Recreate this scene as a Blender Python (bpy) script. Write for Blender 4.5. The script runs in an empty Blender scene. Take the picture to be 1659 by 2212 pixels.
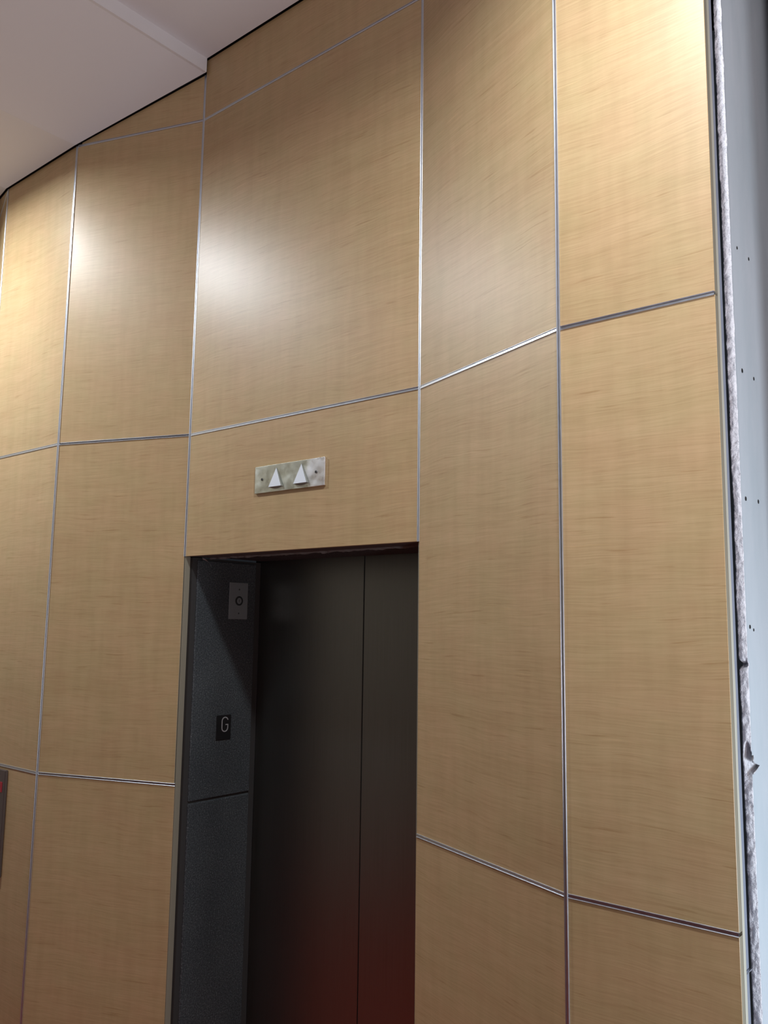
import bpy, bmesh, math, random
from mathutils import Vector, Matrix, noise as mnoise
random.seed(7)
S = bpy.context.scene
C = S.collection

# ------------------------------------------------------------------ camera
cam_d = bpy.data.cameras.new('camera'); cam = bpy.data.objects.new('camera', cam_d); C.objects.link(cam)
cam_d.sensor_fit = 'VERTICAL'; cam_d.sensor_height = 36.0; cam_d.sensor_width = 27.0
cam_d.lens = 1856.7 * 36 / 2212
cam_d.clip_start = 0.02
YAW, PITCH, ROLL = math.radians(39.63), math.radians(7.5126), math.radians(0.7873)
cam.matrix_world = (Matrix.Translation((1.957, -1.889, 1.87)) @ Matrix.Rotation(YAW, 4, 'Z')
                    @ Matrix.Rotation(math.pi/2 + PITCH, 4, 'X') @ Matrix.Rotation(ROLL, 4, 'Z'))
S.camera = cam

# ------------------------------------------------------------------ world, exposure, lights
w = bpy.data.worlds.new('world'); S.world = w; w.use_nodes = True
w.node_tree.nodes['Background'].inputs[0].default_value = (0.55, 0.62, 0.75, 1)
w.node_tree.nodes['Background'].inputs[1].default_value = 0.02
S.view_settings.view_transform = 'Standard'; S.view_settings.look = 'None'
S.view_settings.gamma = 1.0; S.view_settings.use_curve_mapping = False
S.view_settings.exposure = 0.0

ZP, ZS, ZB = 3.757, 3.942, 3.997          # ceiling heights: over piers, top of slope, over the bay
LAMPS = [(-1.53, -0.93), (1.41, -0.95)]
LCOL = (0.93, 1.0, 1.06)
def area(name, loc, size, power, col, rot=(0, 0, 0), size_y=None, spread=180):
    d = bpy.data.lights.new(name, 'AREA')
    if size_y: d.shape = 'RECTANGLE'; d.size = size; d.size_y = size_y
    else: d.shape = 'DISK'; d.size = size
    d.energy = power; d.color = col; d.spread = math.radians(spread)
    o = bpy.data.objects.new(name, d); C.objects.link(o); o.location = loc; o.rotation_euler = rot
    return o
for (x, y), pw in zip(LAMPS, (37, 33)):
    area('downlight_lamp', (x, y, ZP - 0.006), 0.18, pw, LCOL, spread=170)
# unseen light added to brighten the ceiling, aimed upward
area('added_light', (3.0, -1.7, 1.4), 0.4, 62, (1.0, 0.94, 1.0), rot=(math.pi, 0, 0))
# unseen cool light added at the right to brighten the cut board end
area('added_light', (2.6, -0.38, 1.15), 0.35, 19, (0.78, 0.88, 1.0),
     rot=Vector((-1.2, 0.38, 0.55)).to_track_quat('-Z', 'Y').to_euler(), size_y=0.5)

# ------------------------------------------------------------------ materials
def mat(name, col=(.5, .5, .5), rough=.5, metal=0.0, spec=.5):
    m = bpy.data.materials.new(name); m.use_nodes = True
    b = m.node_tree.nodes['Principled BSDF']
    b.inputs['Base Color'].default_value = (*col, 1); b.inputs['Roughness'].default_value = rough
    b.inputs['Metallic'].default_value = metal; b.inputs['Specular IOR Level'].default_value = spec
    return m
def N(m, t, **kw):
    n = m.node_tree.nodes.new(t)
    for k, v in kw.items(): setattr(n, k, v)
    return n
def L(m, a, b): m.node_tree.links.new(a, b)
def noise(m, vec, scale, sc3, detail=4, rough=.55):
    mp = N(m, 'ShaderNodeMapping'); mp.inputs['Scale'].default_value = sc3; L(m, vec, mp.inputs['Vector'])
    n = N(m, 'ShaderNodeTexNoise'); n.inputs['Scale'].default_value = scale
    n.inputs['Detail'].default_value = detail; n.inputs['Roughness'].default_value = rough
    L(m, mp.outputs[0], n.inputs['Vector']); return n.outputs['Fac']
def ramp(m, fac, stops):
    r = N(m, 'ShaderNodeValToRGB'); e = r.color_ramp.elements
    while len(e) < len(stops): e.new(.5)
    for i, (p, c) in enumerate(stops): e[i].position = p; e[i].color = (*c, 1) if len(c) == 3 else c
    L(m, fac, r.inputs[0]); return r.outputs[0]
def mix(m, blend, fac, a, b):
    x = N(m, 'ShaderNodeMix', data_type='RGBA', blend_type=blend)
    if isinstance(fac, float): x.inputs[0].default_value = fac
    else: L(m, fac, x.inputs[0])
    for s, v in ((x.inputs[6], a), (x.inputs[7], b)):
        if isinstance(v, tuple): s.default_value = (*v, 1)
        else: L(m, v, s)
    return x.outputs[2]
def math_(m, op, a, b):
    x = N(m, 'ShaderNodeMath', operation=op)
    for s, v in ((x.inputs[0], a), (x.inputs[1], b)):
        if isinstance(v, (int, float)): s.default_value = v
        else: L(m, v, s)
    return x.outputs[0]
def bump(m, h, strength, dist):
    b = N(m, 'ShaderNodeBump'); b.inputs['Strength'].default_value = strength; b.inputs['Distance'].default_value = dist
    L(m, h, b.inputs['Height']); L(m, b.outputs[0], m.node_tree.nodes['Principled BSDF'].inputs['Normal'])
def BS(m): return m.node_tree.nodes['Principled BSDF']

def make_wood():
    m = mat('figured_maple_laminate', (.5, .33, .17), .41, 0, .64)
    tc = N(m, 'ShaderNodeTexCoord'); oi = N(m, 'ShaderNodeObjectInfo')
    off = N(m, 'ShaderNodeVectorMath', operation='ADD'); L(m, tc.outputs['Object'], off.inputs[0])
    sc = N(m, 'ShaderNodeVectorMath', operation='SCALE'); cv = N(m, 'ShaderNodeCombineXYZ')
    for i in range(3): L(m, oi.outputs['Random'], cv.inputs[i])
    L(m, cv.outputs[0], sc.inputs[0]); sc.inputs['Scale'].default_value = 37.0
    L(m, sc.outputs[0], off.inputs[1]); v = off.outputs[0]
    # slow waviness of the grain
    wv = noise(m, v, 1.0, (2.2, 1, 3.0), 2)
    wz = math_(m, 'MULTIPLY', math_(m, 'SUBTRACT', wv, .5), .05)
    sep = N(m, 'ShaderNodeSeparateXYZ'); L(m, v, sep.inputs[0])
    cmb = N(m, 'ShaderNodeCombineXYZ'); L(m, sep.outputs[0], cmb.inputs[0]); L(m, sep.outputs[1], cmb.inputs[1])
    L(m, math_(m, 'ADD', sep.outputs[2], wz), cmb.inputs[2]); g = cmb.outputs[0]
    fine = noise(m, g, 1.0, (9.0, 1, 330), 4, .65)
    broad = noise(m, g, 1.0, (1.6, 1, 22), 3, .5)
    tint = noise(m, v, 1.0, (7, 1, 9), 3, .6)
    streak = noise(m, g, 1.0, (7.5, 1, 170), 3, .5)
    fid = noise(m, v, 1.0, (34, 1, 5.5), 3, .5)
    col = ramp(m, broad, [(.2, (.487, .342, .180)), (.8, (.54, .385, .213))])
    col = mix(m, 'MULTIPLY', 1.0, col, ramp(m, fine, [(.28, (.87, .845, .80)), (.62, (1.03, 1.03, 1.03))]))
    col = mix(m, 'MULTIPLY', 1.0, col, ramp(m, streak, [(.27, (.84, .79, .72)), (.36, (1, 1, 1)), (.66, (1, 1, 1)), (.74, (1.10, 1.10, 1.09))]))
    col = mix(m, 'MULTIPLY', 1.0, col, ramp(m, fid, [(.30, (.95, .945, .93)), (.65, (1.02, 1.02, 1.02))]))
    col = mix(m, 'MULTIPLY', 1.0, col, ramp(m, tint, [(.35, (.985, 1.012, .985)), (.65, (1.02, .985, .985))]))
    rv = ramp(m, oi.outputs['Random'], [(0, (.965, .95, .92)), (1, (1.03, 1.03, 1.03))])
    col = mix(m, 'MULTIPLY', 1.0, col, rv)
    L(m, col, BS(m).inputs['Base Color'])
    bump(m, fine, .12, .0006)
    return m
WOOD = make_wood()
EDGE = mat('raw_board_edge', (.30, .27, .20), .75)
ALU = mat('satin_aluminium', (.61, .64, .69), .32, 1.0)
def make_alu():
    tc = N(ALU, 'ShaderNodeTexCoord'); n = noise(ALU, tc.outputs['Object'], 1.0, (40, 40, 40), 3)
    L(ALU, ramp(ALU, n, [(.3, (.33,)*3), (.7, (.40,)*3)]), BS(ALU).inputs['Roughness'])
make_alu()
BACK = mat('dark_backing', (.045, .042, .04), .9)
def make_ceil():
    m = mat('white_ceiling_paint', (.70, .68, .69), .85, 0, .2)
    tc = N(m, 'ShaderNodeTexCoord'); n = noise(m, tc.outputs['Object'], 1.0, (60, 60, 60), 4)
    bump(m, n, .08, .002); return m
CEIL = make_ceil()
def make_paint():
    m = mat('pale_wall_paint', (.60, .59, .57), .7)
    tc = N(m, 'ShaderNodeTexCoord'); n = noise(m, tc.outputs['Object'], 1.0, (6, 6, 6), 4)
    L(m, ramp(m, n, [(.3, (.40, .35, .29)), (.7, (.45, .40, .33))]), BS(m).inputs['Base Color']); return m
PAINT = make_paint()
DARKWALL = mat('dark_grey_paint', (.03, .03, .032), .8)
def make_floor():
    m = mat('dark_red_carpet', (.2, .05, .04), .95, 0, .1)
    tc = N(m, 'ShaderNodeTexCoord'); n = noise(m, tc.outputs['Object'], 1.0, (220, 220, 220), 3)
    L(m, ramp(m, n, [(.3, (.20, .030, .020)), (.7, (.30, .045, .030))]), BS(m).inputs['Base Color'])
    bump(m, n, .5, .004); return m
CARPET = make_floor()
def make_granite():
    m = mat('dark_flamed_granite', (.05, .055, .06), .62)
    tc = N(m, 'ShaderNodeTexCoord'); o = tc.outputs['Object']
    a = noise(m, o, 1.0, (210, 210, 210), 3, .7); b = noise(m, o, 1.0, (430, 430, 430), 2, .6); c = noise(m, o, 1.0, (4, 4, 4), 3)
    col = ramp(m, a, [(.30, (.022, .027, .030)), (.52, (.075, .085, .090)), (.66, (.16, .175, .18)), (.78, (.34, .36, .37))])
    col = mix(m, 'MULTIPLY', .8, col, ramp(m, b, [(.3, (.35, .35, .35)), (.65, (1.25, 1.25, 1.25))]))
    col = mix(m, 'MULTIPLY', 1.0, col, ramp(m, c, [(.3, (.75, .77, .8)), (.7, (1.1, 1.1, 1.1))]))
    L(m, col, BS(m).inputs['Base Color']); bump(m, a, .5, .002); return m
GRANITE = make_granite()
def make_steel():
    m = mat('brushed_stainless_door', (.50, .485, .46), .36, 1.0)
    tc = N(m, 'ShaderNodeTexCoord'); n = noise(m, tc.outputs['Object'], 1.0, (900, 900, 3), 3)
    L(m, ramp(m, n, [(.3, (.33,)*3), (.7, (.41,)*3)]), BS(m).inputs['Roughness'])
    L(m, ramp(m, n, [(.3, (.25, .26, .24)), (.7, (.295, .305, .285))]), BS(m).inputs['Base Color'])
    BS(m).inputs['Anisotropic'].default_value = .4
    return m
STEEL = make_steel()
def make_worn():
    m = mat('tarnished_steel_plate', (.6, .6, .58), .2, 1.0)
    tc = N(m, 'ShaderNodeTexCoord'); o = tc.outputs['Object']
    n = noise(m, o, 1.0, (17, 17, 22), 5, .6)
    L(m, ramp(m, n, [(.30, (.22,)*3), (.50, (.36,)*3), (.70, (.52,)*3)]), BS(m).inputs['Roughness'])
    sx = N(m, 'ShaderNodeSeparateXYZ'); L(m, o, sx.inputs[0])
    glare = math_(m, 'ADD', math_(m, 'MULTIPLY', math_(m, 'SUBTRACT', sx.outputs[0], .085), 9.0), math_(m, 'MULTIPLY', n, 1.0))  # bright reflection painted into the colour of the plate's right end
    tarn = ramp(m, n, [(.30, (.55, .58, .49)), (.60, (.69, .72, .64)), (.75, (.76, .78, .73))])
    L(m, mix(m, 'MIX', ramp(m, glare, [(.35, (0, 0, 0)), (.75, (1, 1, 1))]), tarn, (.93, .95, .98)), BS(m).inputs['Base Color'])
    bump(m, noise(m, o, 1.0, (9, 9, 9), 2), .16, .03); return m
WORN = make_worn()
LENS = mat('white_acrylic', (.80, .86, .92), .35)
LENS_SHADED = mat('shaded_lens_flank', (.20, .205, .18), .5)  # shade on the lens flanks and underside put into a darker grey
PLATE = mat('dull_grey_plate', (.30, .31, .32), .45, .6)
BLACK = mat('black_plastic', (.012, .012, .013), .4)
GREYLET = mat('grey_lettering', (.42, .42, .42), .5)
SCREW = mat('dark_screw_head', (.10, .10, .10), .4, .8)
PANELST = mat('dark_bronze_plate', (.16, .135, .13), .35, .7)
REDLED = mat('red_indicator', (.30, .015, .03), .4)
BS(REDLED).inputs['Emission Color'].default_value = (1, .03, .06, 1); BS(REDLED).inputs['Emission Strength'].default_value = .03
PLY = mat('pale_plywood', (.56, .54, .44), .8)
STUD = mat('galvanised_stud', (.27, .30, .37), .5, .1)
def make_plaster():
    m = mat('broken_gypsum', (.78, .78, .80), .95, 0, .1)
    tc = N(m, 'ShaderNodeTexCoord'); o = tc.outputs['Object']
    a = noise(m, o, 1.0, (120, 120, 90), 4, .65)
    L(m, ramp(m, a, [(.30, (.50, .50, .53)), (.48, (.78, .78, .81)), (.7, (.88, .88, .90))]), BS(m).inputs['Base Color'])
    bump(m, a, .9, .006); return m
PLASTER = make_plaster()
def make_board():
    m = mat('pale_blue_grey_paint', (.60, .66, .70), .6)
    tc = N(m, 'ShaderNodeTexCoord'); o = tc.outputs['Object']
    a = noise(m, o, 1.0, (9, 9, 3), 4, .6)
    L(m, ramp(m, a, [(.3, (.55, .62, .66)), (.7, (.64, .69, .73))]), BS(m).inputs['Base Color'])
    bump(m, noise(m, o, 1.0, (30, 30, 12), 3), .1, .004); return m
BOARD = make_board()
TAPE = mat('torn_paper', (.75, .75, .72), .9)

# ------------------------------------------------------------------ helpers
def link(name, bm, mats, parent=None, mw=None):
    me = bpy.data.meshes.new(name); bm.normal_update(); bm.to_mesh(me); bm.free()
    for m in (mats if isinstance(mats, (list, tuple)) else [mats]): me.materials.append(m)
    o = bpy.data.objects.new(name, me); C.objects.link(o)
    if mw is not None: o.matrix_world = mw
    if parent is not None:
        o.parent = parent; o.matrix_parent_inverse = Matrix.Identity(4)
    return o
def box(bm, x0, x1, y0, y1, z0, z1, mi=0):
    vs = [bm.verts.new(p) for p in ((x0,y0,z0),(x1,y0,z0),(x1,y1,z0),(x0,y1,z0),(x0,y0,z1),(x1,y0,z1),(x1,y1,z1),(x0,y1,z1))]
    fs = []
    for q in ((3,2,1,0),(4,5,6,7),(0,1,5,4),(1,2,6,5),(2,3,7,6),(3,0,4,7)):
        f = bm.faces.new([vs[i] for i in q]); f.material_index = mi; fs.append(f)
    return vs, fs
def bev(bm, off, seg=1):
    bmesh.ops.bevel(bm, geom=list(bm.edges), offset=off, segments=seg, affect='EDGES', profile=.5, clamp_overlap=True)
def boxobj(name, mats, parent, x0, x1, y0, y1, z0, z1, b=0.0, mw=None):
    bm = bmesh.new(); box(bm, x0, x1, y0, y1, z0, z1)
    if b: bev(bm, b)
    return link(name, bm, mats, parent, mw)
def prism(bm, pts, d, axis='Y', mi=0):
    """extrude a closed polygon; pts 2-D, d = (near, far) along axis"""
    def p3(a, b, c): return {'Y': (a, c, b), 'X': (c, a, b), 'Z': (a, b, c)}[axis]
    A = [bm.verts.new(p3(a, b, d[0])) for a, b in pts]; B = [bm.verts.new(p3(a, b, d[1])) for a, b in pts]
    n = len(pts); fs = [bm.faces.new(A), bm.faces.new(B[::-1])]
    for i in range(n): fs.append(bm.faces.new((A[i], B[i], B[(i+1) % n], A[(i+1) % n])))
    for f in fs: f.material_index = mi
    bmesh.ops.recalc_face_normals(bm, faces=bm.faces[:])
def disc(bm, c, r, d, axis='Y', n=20, mi=0):
    prism(bm, [(c[0] + r*math.cos(2*math.pi*i/n), c[1] + r*math.sin(2*math.pi*i/n)) for i in range(n)], d, axis, mi)
def empty(name, loc=(0, 0, 0), **props):
    o = bpy.data.objects.new(name, None); C.objects.link(o); o.location = loc; o.empty_display_size = .1
    for k, v in props.items(): o[k] = v
    return o
def tag(o, **props):
    for k, v in props.items(): o[k] = v
    return o

# ------------------------------------------------------------------ the panelled wall
V = [(-1.621, -.2), (-1.063, -.2), (-.518, 0.0), (.518, 0.0), (1.063, -.2), (1.411, -.2)]
VL = (-2.166, 0.0)                         # start of the next wing to the left
Z0, H3, H2, H1, DH = .10, 1.320, 2.540, 3.756, 2.102
T = .016                                   # board thickness
G = .0035                                  # half joint
def seg_matrix(a, b):
    d = Vector((b[0]-a[0], b[1]-a[1], 0)); ang = math.atan2(d.y, d.x)
    return Matrix.Translation((a[0], a[1], 0)) @ Matrix.Rotation(ang, 4, 'Z'), d.length
wall = None
def build_backing():
    bm = bmesh.new()
    def slab(a, b, z0, z1, off=.034, th=.08):
        M, l = seg_matrix(a, b)
        vs, fs = box(bm, 0, l, off, off + th, z0, z1)
        for v in vs: v.co = M @ v.co
    for a, b in ((VL, V[0]), (V[0], V[1]), (V[1], V[2]), (V[3], V[4])): slab(a, b, 0, 4.2)
    slab(V[4], (1.385, -.2), 0, 4.2)
    slab(V[2], V[3], DH + .03, 4.2)
    o = link('wall_front', bm, BACK); o['kind'] = 'structure'
    return o
wall = build_backing()
wall['label'] = 'lobby wall clad in maple panels with aluminium joint strips around the lift'

def panel(a, b, x0, x1, z0, z1a, z1b=None, rawl=False, rawr=False):
    """one board; x0..x1 along the segment, z1a / z1b the top at each end"""
    if z1b is None: z1b = z1a
    M, l = seg_matrix(a, b)
    bm = bmesh.new(); vs, fs = box(bm, 0, x1 - x0, 0, T, 0, 1)
    vs[4].co.z = vs[7].co.z = z1a - z0; vs[5].co.z = vs[6].co.z = z1b - z0
    for f in fs:
        f.material_index = 0 if f.normal.y < -.5 or (f.calc_center_median().y < 1e-4) else 1
    fr = fs[2]; fr.material_index = 0
    bmesh.ops.bevel(bm, geom=list(fr.edges), offset=.0007, segments=1, affect='EDGES')
    return link('wood_panel', bm, [WOOD, EDGE], wall, M @ Matrix.Translation((x0, 0, z0)))

def strip_profile():
    # across (u), outwards (v, negative = towards the room): two lips and a shallow channel between them
    return [(-.0049, .004), (-.0049, -.0014), (-.0044, -.0021), (-.0036, -.0021), (-.0031, -.0015), (-.0026, -.0002),
            (.0026, -.0002), (.0031, -.0015), (.0036, -.0021), (.0044, -.0021), (.0049, -.0014), (.0049, .004)]
def vstrip(x, y, ang, z0, z1):
    bm = bmesh.new(); pr = strip_profile()
    A = [bm.verts.new((u, v, 0)) for u, v in pr]; B = [bm.verts.new((u, v, z1 - z0)) for u, v in pr]
    for i in range(len(pr)-1): bm.faces.new((A[i], A[i+1], B[i+1], B[i]))
    bm.faces.new(A[::-1]); bm.faces.new(B); bm.faces.new((A[-1], A[0], B[0], B[-1]))
    bmesh.ops.recalc_face_normals(bm, faces=bm.faces[:])
    return link('metal_strip', bm, ALU, wall, Matrix.Translation((x, y, z0)) @ Matrix.Rotation(ang, 4, 'Z'))
def hstrip(a, b, x0, x1, z):
    M, l = seg_matrix(a, b); bm = bmesh.new(); pr = strip_profile()
    A = [bm.verts.new((0, v, u)) for u, v in pr]; B = [bm.verts.new((x1 - x0, v, u)) for u, v in pr]
    for i in range(len(pr)-1): bm.faces.new((A[i], A[i+1], B[i+1], B[i]))
    bm.faces.new(A[::-1]); bm.faces.new(B); bm.faces.new((A[-1], A[0], B[0], B[-1]))
    bmesh.ops.recalc_face_normals(bm, faces=bm.faces[:])
    return link('metal_strip', bm, ALU, wall, M @ Matrix.Translation((x0, 0, z)))

def ceil_z(x):
    ax = abs(x + 2.684) if x < -1.342 else abs(x)
    if ax >= 1.063: return ZP
    if ax > .5185: return ZP + (ZS - ZP) * (1.063 - ax) / (1.063 - .518)
    return ZB
# piers
for (a, b, l) in ((V[0], V[1], .558), (V[4], V[5], .348)):
    x1 = l - G if b is V[1] else l
    for z0, z1 in ((Z0, H3 - G), (H3 + G, H2 - G), (H2 + G, ZP + .002)): panel(a, b, G, x1, z0, z1)
# wings
lw = math.hypot(.545, .2)
for (a, b, up) in ((V[1], V[2], True), (V[3], V[4], False), (VL, V[0], False)):
    for z0, z1 in ((Z0, H3 - G), (H3 + G, H2 - G), (H2 + G, H1 - G)): panel(a, b, G if not (a is V[3] and z1 < H2 - .1) else .0008, lw - (G if not (b is V[2] and z1 < H2 - .1) else .0008), z0, z1)
    if up: panel(a, b, .022, lw - G, H1 + G, H1 + G + .0085, ZS - .001)
    else: panel(a, b, G, lw - .022, H1 + G, ZS - .001, H1 + G + .0085)
# bay above the lift door
lb = 1.036
panel(V[2], V[3], G, lb - G, DH, H2 - G); panel(V[2], V[3], G, lb - G, H2 + G, H1 - G); panel(V[2], V[3], G, lb - G, H1 + G, ZB + .002)
# vertical strips
wa = math.atan2(.2, .545)
vstrip(*V[0], -wa/2, Z0, ZP); vstrip(*V[1], wa/2, Z0, ZP); vstrip(*V[4], -wa/2, Z0, ZP)
vstrip(*V[2], wa/2, DH, ZS); vstrip(*V[3], -wa/2, DH, ZS)
# horizontal strips
g = .0052
for a, b, l, ee in ((V[0], V[1], .558, g), (V[4], V[5], .348, .001)):
    for z in (H3, H2): hstrip(a, b, g, l - ee, z)
for a, b in ((V[1], V[2]), (V[3], V[4]), (VL, V[0])):
    for z in (H3, H2, H1):
        s0, s1 = g, lw - g
        if z == H3 and a is V[3]: s0 = .004            # cut a little short of the jamb
        if z == H3 and b is V[2]: s1 = lw + .001
        hstrip(a, b, s0, s1, z)
hstrip(V[2], V[3], g, lb - g, H2); hstrip(V[2], V[3], g, lb - g, H1)
# raw edge lippings that close the panel thickness at the lift opening
def jamb(pt, sgn, x0, x1):
    boxobj('edge_lipping', EDGE, wall, x0, x1, .0015, .024, 0.0, DH, .0008)
jamb(V[2], 1, -.5195, -.5165); jamb(V[3], -1, .5165, .5195)
# skirting under the panels
for i, (a, b) in enumerate(((VL, V[0]), (V[0], V[1]), (V[1], V[2]), (V[3], V[4]), (V[4], V[5]))):
    M, l = seg_matrix(a, b)
    o = boxobj('baseboard_front' if i == 0 else 'baseboard_front.%03d' % i, DARKWALL, None, 0, l, .002, .02, 0, Z0 - .002, .001, M); o['kind'] = 'structure'

# ------------------------------------------------------------------ lift doorway
door = empty('door_1', (0, .35, 0), kind='structure', label='dark steel two leaf lift door set back in a granite lined opening')
Minv = Matrix.Translation((0, -.35, 0))
def dchild(o):
    o.parent = door; o.matrix_parent_inverse = Minv; return o
YD = .350
def leaf(x0, x1):
    bm = bmesh.new(); box(bm, x0, x1, YD, YD + .03, .01, 2.16); bev(bm, .0016, 2)
    return dchild(link('door_leaf', bm, STEEL))
leaf(-.535, .0175); leaf(.0205, .56)
dchild(boxobj('door_backing', BACK, None, -.56, .56, YD + .034, YD + .05, 0, 2.2))
# granite slabs on the returns: upper and lower slab each side, recessed joint, dark reveal at front and back
for s in (-1, 1):
    xa, xb = (-.545, -.5) if s < 0 else (.5, .545)
    for z0, z1 in ((.0, 1.2515), (1.2585, 2.092)):
        bm = bmesh.new(); box(bm, xa, xb, .046, .322, z0, z1); bev(bm, .003)
        dchild(link('granite_slab', bm, GRANITE))
    xa2, xb2 = (-.56, -.506) if s < 0 else (.506, .56)
    dchild(boxobj('reveal_backing', BACK, None, xa2, xb2, .025, .349, 0, 2.1))
# head of the opening: board edge, rough substrate, granite soffit
dchild(boxobj('soffit_board', mat('weathered_board', (.10, .085, .085), .9), None, -.515, .515, .018, .115, DH + .001, DH + .016, .002))
bm = bmesh.new(); box(bm, -.498, .498, .122, .345, DH + .004, DH + .03); bev(bm, .002)
dchild(link('granite_slab', bm, GRANITE))
def ragged():
    """torn lower edge of the substrate behind the header board"""
    bm = bmesh.new(); n = 120; prev = None
    for i in range(n + 1):
        x = -.50 + 1.0*i/n
        d = .006 + .004*mnoise.noise(Vector((x*22, 4, 1))) + .003*mnoise.noise(Vector((x*90, 8, 1)))
        y0 = .098 + .006*mnoise.noise(Vector((x*35, 1, 6)))
        cur = [bm.verts.new(p) for p in ((x, y0, 2.112), (x, y0, 2.103 - d), (x, y0 + .012, 2.103 - d*.6), (x, y0 + .016, 2.112))]
        if prev:
            for k in range(4): bm.faces.new((prev[k], prev[(k+1) % 4], cur[(k+1) % 4], cur[k]))
        else: bm.faces.new(cur[::-1])
        prev = cur
    bm.faces.new(prev); bmesh.ops.recalc_face_normals(bm, faces=bm.faces[:])
    return dchild(link('ragged_substrate', bm, mat('torn_substrate', (.24, .23, .22), .95)))
ragged()
def tape():
    bm = bmesh.new(); n = 8
    pr = [(-.497 + .044*(i/n), .060 + .004*(i/n), 2.100 - .008*(i/n) - .021*(i/n)**2.2) for i in range(n + 1)]
    A = [bm.verts.new(p) for p in pr]; B = [bm.verts.new((p[0] + .003, p[1] + .002, p[2] - .0075 + .004*(i/n))) for i, p in enumerate(pr)]
    for i in range(n): bm.faces.new((A[i], A[i+1], B[i+1], B[i]))
    bmesh.ops.solidify(bm, geom=bm.faces[:], thickness=.0006)
    return dchild(link('torn_tape', bm, TAPE))
tape()['label'] = 'pale torn paper curl'

# ------------------------------------------------------------------ things on the wall
# lantern plate with two arrows
lan = empty('direction_lantern', (.002, 0, 2.337), category='sign',
            label='tarnished steel plate with two white up arrows above the lift door')
bm = bmesh.new(); box(bm, -.158, .158, -.0075, -.0005, -.0445, .0445); bev(bm, .001)
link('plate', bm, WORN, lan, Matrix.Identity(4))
for ax in (-.056, .058):
    bm = bmesh.new()
    # a wedge lens: flat triangular face, flanks falling back to the plate, bowed underside
    top = (ax + .001, .0325); bl, br = (ax - .028, -.029), (ax + .030, -.029)
    n = 8
    fr = [top] + [(bl[0] + (br[0]-bl[0])*i/n, bl[1]) for i in range(n + 1)]
    bk = [(top[0], top[1] + .002)] + [(bl[0] - .001 + (br[0]-bl[0]+.002)*i/n, bl[1] - .0005 - .0065*math.sin(math.pi*i/n)) for i in range(n + 1)]
    F = [bm.verts.new((p[0], -.0150 if k else -.0095, p[1])) for k, p in enumerate(fr)]
    K = [bm.verts.new((p[0], -.0074, p[1])) for p in bk]
    bm.faces.new(F)
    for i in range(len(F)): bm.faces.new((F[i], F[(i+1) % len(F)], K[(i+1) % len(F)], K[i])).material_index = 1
    bmesh.ops.recalc_face_normals(bm, faces=bm.faces[:])
    link('arrow_lens', bm, [LENS, LENS_SHADED], lan, Matrix.Identity(4))
for sx in (-.123, .122):
    bm = bmesh.new(); disc(bm, (sx, .0005), .0042, (-.0092, -.0074), n=14); disc(bm, (sx, .0005), .0016, (-.0098, -.009), n=8)
    link('screw', bm, SCREW, lan, Matrix.Identity(4))

# key switch plate on the left return
ks = empty('key_switch', (-.5, .2365, 1.9525), category='switch', label='small grey key switch plate high on the dark granite return')
bm = bmesh.new(); box(bm, .0003, .003, -.0445, .0445, -.0675, .0675); bev(bm, .0008); link('plate', bm, PLATE, ks, Matrix.Identity(4))
def ringX(r0, r1, x0, x1, c=(0, 0), n=28):
    bm = bmesh.new(); R = []
    for r, x in ((r0, x0), (r0, x1), (r1, x1), (r1, x0)):
        R.append([bm.verts.new((x, c[0] + r*math.cos(2*math.pi*i/n), c[1] + r*math.sin(2*math.pi*i/n))) for i in range(n)])
    for k in range(4):
        for i in range(n): bm.faces.new((R[k][i], R[k][(i+1) % n], R[(k+1) % 4][(i+1) % n], R[(k+1) % 4][i]))
    bmesh.ops.recalc_face_normals(bm, faces=bm.faces[:]); return bm
link('lock_ring', ringX(.0115, .0175, .0028, .0052, (.002, 0)), BLACK, ks, Matrix.Identity(4))
bm = bmesh.new(); disc(bm, (.002, 0), .0112, (.0028, .0046), 'X', 24); kc = link('lock_cylinder', bm, PLATE, ks, Matrix.Identity(4))
bm = bmesh.new(); box(bm, .0044, .0049, .001, .003, -.005, .005); link('keyhole', bm, BLACK, kc, Matrix.Identity(4))
for zz in (.042, -.046):
    bm = bmesh.new(); disc(bm, (.002, zz), .0032, (.0028, .0038), 'X', 12); link('screw', bm, SCREW, ks, Matrix.Identity(4))

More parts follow.
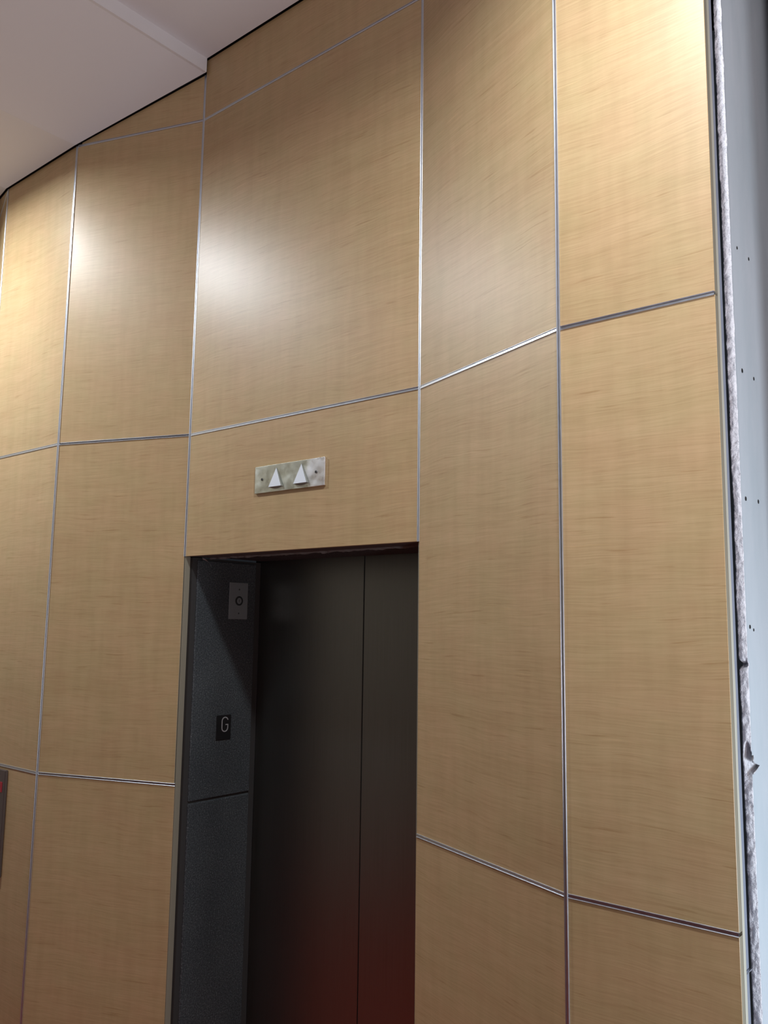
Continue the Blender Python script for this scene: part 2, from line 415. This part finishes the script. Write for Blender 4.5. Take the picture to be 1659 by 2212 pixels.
# floor letter plate
fp = empty('floor_letter_plate', (-.5, .1885, 1.4985), category='sign', label='black plate with grey letter G on the dark granite return')
bm = bmesh.new(); box(bm, .0003, .0025, -.0335, .0335, -.0435, .0435); bev(bm, .0007); link('plate', bm, BLACK, fp, Matrix.Identity(4))
def letter_g():
    w_, h_, t = .0135, .025, .0036           # half width, half height, stroke
    pts = []
    def arc(cx, cz, r, a0, a1, n=7):
        for i in range(n + 1):
            a = math.radians(a0 + (a1 - a0)*i/n); pts.append((cx + w_*math.cos(a), cz + r*math.sin(a)))
    r = .0125
    arc(0, h_ - r, r, 12, 180); arc(0, -h_ + r, r, 180, 360); pts.append((w_, -.001)); pts.append((.003, -.001))
    bm = bmesh.new(); O, I = [], []
    for i, p in enumerate(pts):
        a = Vector(pts[max(0, i-1)]); b = Vector(pts[min(len(pts)-1, i+1)]); d = (b - a).normalized(); nrm = Vector((-d.y, d.x))
        k = 1.25 if i == len(pts) - 2 else 1.0
        O.append(Vector(p) + nrm*t/2*k); I.append(Vector(p) - nrm*t/2*k)
    for x0, x1 in ((.0024, .0034),):
        a0 = [bm.verts.new((x1, q.x, q.y)) for q in O]; b0 = [bm.verts.new((x1, q.x, q.y)) for q in I]
        a1 = [bm.verts.new((x0, q.x, q.y)) for q in O]; b1 = [bm.verts.new((x0, q.x, q.y)) for q in I]
        for i in range(len(pts)-1):
            bm.faces.new((a0[i], a0[i+1], b0[i+1], b0[i])); bm.faces.new((a0[i], a1[i], a1[i+1], a0[i+1])); bm.faces.new((b0[i], b0[i+1], b1[i+1], b1[i]))
        bm.faces.new((a0[0], b0[0], b1[0], a1[0])); bm.faces.new((a0[-1], a1[-1], b1[-1], b0[-1]))
    bmesh.ops.recalc_face_normals(bm, faces=bm.faces[:])
    return bm
link('letter', letter_g(), GREYLET, fp, Matrix.Translation((0, .0045, .0105)))

# call panel on the left pier
cp = empty('call_panel', (-1.343, -.2, 1.112), category='control panel', label='dark metal lift call panel with red indicator under the aluminium strip')
bm = bmesh.new(); box(bm, -.071, .071, -.012, -.0005, -.193, .194); bev(bm, .0015); link('plate', bm, PANELST, cp, Matrix.Identity(4))
bm = bmesh.new(); box(bm, -.045, .055, -.0135, -.0118, .112, .150); bev(bm, .0012); link('indicator', bm, REDLED, cp, Matrix.Identity(4))
bm = bmesh.new(); disc(bm, (0, -.03), .017, (-.0165, -.0118), n=24); link('button', bm, ALU, cp, Matrix.Identity(4))

# ------------------------------------------------------------------ right end: cut edge of the wall build-up
wr = empty('wall_right', (1.415, 0, 0), kind='structure', label='cut end of the wall with plywood edge, metal stud and pale board')
Mr = Matrix.Translation((-1.415, 0, 0))
def rchild(o): o.parent = wr; o.matrix_parent_inverse = Mr; return o
bm = bmesh.new(); n = 60
for k in range(n):
    pass
def wavy(name, m, x0, x1f, y0, y1, z0, z1, step, amp, seed):
    bm = bmesh.new(); rows = int((z1 - z0)/step); prev = None
    for i in range(rows + 1):
        z = z0 + (z1 - z0)*i/rows
        d = amp*mnoise.noise(Vector((seed, 0, z*6))); x1 = x1f + d
        cur = [bm.verts.new(p) for p in ((x0, y0, z), (x1, y0, z), (x1, y1, z), (x0, y1, z))]
        if prev:
            for j in range(4): bm.faces.new((prev[j], prev[(j+1) % 4], cur[(j+1) % 4], cur[j]))
        else: bm.faces.new(cur[::-1])
        prev = cur
    bm.faces.new(prev); bmesh.ops.recalc_face_normals(bm, faces=bm.faces[:])
    return rchild(link(name, bm, m))
wavy('panel_edge', EDGE, 1.386, 1.4112, -.1835, -.1835 + .001, 0, 3.75, .08, .0001, 1)
wavy('plywood_strip', PLY, 1.372, 1.4105, -.1822, -.167, 0, 3.75, .06, .0012, 3)
rchild(boxobj('metal_stud', STUD, None, 1.384, 1.3965, -.166, -.106, 0, 4.1, .0015))
for z in (1.842, 1.858, 2.55, .95):
    bm = bmesh.new(); disc(bm, (-.150, z), .0028, (1.396, 1.398), 'X', 10); rchild(link('screw', bm, SCREW))
rchild(boxobj('stud_clip', ALU, None, 1.397, 1.402, -.165, -.105, 1.232, 1.2345, .0005))

def gypsum():
    bm = bmesh.new(); st = .004; zA, zB = .6, 4.0; rows = int((zB - zA)/st); nx = 9
    prev = None; YB = .03
    for i in range(rows + 1):
        z = zA + (zB - zA)*i/rows
        big = mnoise.noise(Vector((3.1, 0, z*5))); mid = mnoise.noise(Vector((9.7, 0, z*22)))
        xl = 1.3988 + .0022*big + .0012*mid
        xr = 1.4155
        # the break across the board and the ragged hole below it
        notch = math.exp(-((z - 1.803)/.006)**2)
        row = []
        for j in range(nx):
            t = j/(nx - 1); x = xl + (xr - xl)*t
            f = mnoise.noise(Vector((x*330, 5.5, z*190)))*.0016 + mnoise.noise(Vector((x*120, 1.5, z*70)))*.0022
            y = -.101 + f + .003*abs(t - .5)*(.5 + mnoise.noise(Vector((2, 2, z*40))))
            if t > .7: y += .010*max(0, mnoise.noise(Vector((8, 3, z*17))) - .15)*(t - .7)/.3
            y += .022*notch*(1 if t < .85 else .4)
            # hole: from 1.66 (left) narrowing down to 1.565 (right)
            zc = 1.628 - .035*(t - .3); hw = .034*math.sqrt(max(0, 1 - ((t - .62)/.40)**2))
            d = (hw - abs(z - zc))/.012
            if d > 0: y += .055*min(1, d)
            row.append(bm.verts.new((x, y, z)))
        # back of the rough edge and the painted face
        yf = row[-1].co.y
        fy = [yf] + [max(yf + .003, -.09)] + [-.09 + (k/7)*.40 for k in range(1, 8)]
        face = [row[-1]] + [bm.verts.new((1.4155 - (.0006 if k == 1 else 0)*1, fy[k], z)) for k in range(1, len(fy))]
        lb = bm.verts.new((xl, YB, z))
        cur = (row, face, lb)
        if prev:
            pr, pf, pl = prev
            for j in range(nx - 1):
                q = bm.faces.new((pr[j], pr[j+1], row[j+1], row[j])); q.material_index = 0; q.smooth = True
            for j in range(len(face) - 1):
                q = bm.faces.new((pf[j], pf[j+1], face[j+1], face[j])); q.material_index = 1
            q = bm.faces.new((row[0], lb, pl, pr[0])); q.material_index = 0
        prev = cur
    bmesh.ops.recalc_face_normals(bm, faces=bm.faces[:])
    return rchild(link('gypsum_board', bm, [PLASTER, BOARD]))
gypsum()
rchild(boxobj('gypsum_board_base', [BOARD], None, 1.400, 1.4153, -.099, .31, 0, .598))
rchild(boxobj('board_backing', BACK, None, 1.396, 1.3995, -.055, .31, 0, 4.1))
for y, z, r in ((-.059, 2.684, .0035), (.021, 2.687, .004), (-.059, 2.412, .0048), (.02, 2.413, .004), (-.071, 2.138, .0045), (.014, 2.142, .0045), (-.078, 1.877, .004), (-.055, 1.871, .003)):
    bm = bmesh.new(); disc(bm, (y, z), r, (1.4145, 1.4162), 'X', 12); rchild(link('screw', bm, SCREW))

# dark walls beyond the board
def struct(name, m, *a, **k):
    o = boxobj(name, m, None, *a); o['kind'] = 'structure'; return o
struct('wall_back', DARKWALL, 1.39, 4.3, 1.2, 1.25, 0, 4.2)
struct('wall_light_blocker', DARKWALL, 1.60, 4.3, .02, .10, 0, 4.2)  # added out of view to block light, so the board fades to dark

# ------------------------------------------------------------------ rest of the lobby shell
fl = struct('floor', CARPET, -2.4, 4.4, -4.4, 1.3, -.06, 0)
struct('wall_left', PAINT, -2.35, -2.2, -4.4, .15, 0, 4.2)
struct('wall_rear', DARKWALL, -2.4, 4.4, -4.45, -4.35, 0, 4.2)
struct('wall_far_right', PAINT, 4.3, 4.4, -4.4, 1.3, 0, 4.2)

ceil = empty('ceiling', (0, -2, ZB), kind='structure', label='white painted lobby ceiling, stepped and sloped between the lift bays')
Mc = Matrix.Translation((0, 2, -ZB))
def cchild(o): o.parent = ceil; o.matrix_parent_inverse = Mc; return o
GAP = .011
def ceil_strip(xs, name='ceiling_board'):
    """xs: list of (x, z, y_wall); one board following the wall line"""
    bm = bmesh.new(); rows = []
    for x, z, yw in xs:
        rows.append([bm.verts.new((x, yw - GAP, z)), bm.verts.new((x, -4.35, z)), bm.verts.new((x, -4.35, z + .02)), bm.verts.new((x, yw - GAP, z + .02))])
    for a, b in zip(rows, rows[1:]):
        for j in range(4): bm.faces.new((a[j], a[(j+1) % 4], b[(j+1) % 4], b[j]))
    bm.faces.new(rows[0]); bm.faces.new(rows[-1][::-1])
    bmesh.ops.recalc_face_normals(bm, faces=bm.faces[:])
    return cchild(link(name, bm, CEIL))
ceil_strip([(-2.166, ZS, 0), (-1.6212, ZP, -.2)])
ceil_strip([(-1.6208, ZP, -.2), (-1.0632, ZP, -.2)])
ceil_strip([(-1.0628, ZP, -.2), (-.5135, ZS, 0)])
ceil_strip([(-.513, ZB, 0), (.513, ZB, 0)])
ceil_strip([(.5135, ZS, 0), (1.0628, ZP, -.2)])
ceil_strip([(1.0632, ZP, -.2), (1.45, ZP, -.2), (1.46, ZP, -.2), (4.3, ZP, -.2)])
for s in (-1, 1):
    x = s*.5137
    bm = bmesh.new(); box(bm, min(x, x - s*.012), max(x, x - s*.012), -4.35, -GAP, ZS - .0005, ZB + .02); cchild(link('soffit_fascia', bm, CEIL))
cchild(boxobj('ceiling_slab', BACK, None, -2.4, 4.4, -4.4, 1.3, 4.2, 4.26))
for x, y in LAMPS:
    bm = bmesh.new(); R = []; n = 32
    for r, z in ((.091, ZP - .001), (.091, ZP - .007), (.113, ZP - .003), (.113, ZP - .0002)):
        R.append([bm.verts.new((x + r*math.cos(2*math.pi*i/n), y + r*math.sin(2*math.pi*i/n), z)) for i in range(n)])
    for k in range(3):
        for i in range(n): bm.faces.new((R[k][i], R[k][(i+1) % n], R[k+1][(i+1) % n], R[k+1][i]))
    cchild(link('light_trim', bm, CEIL))
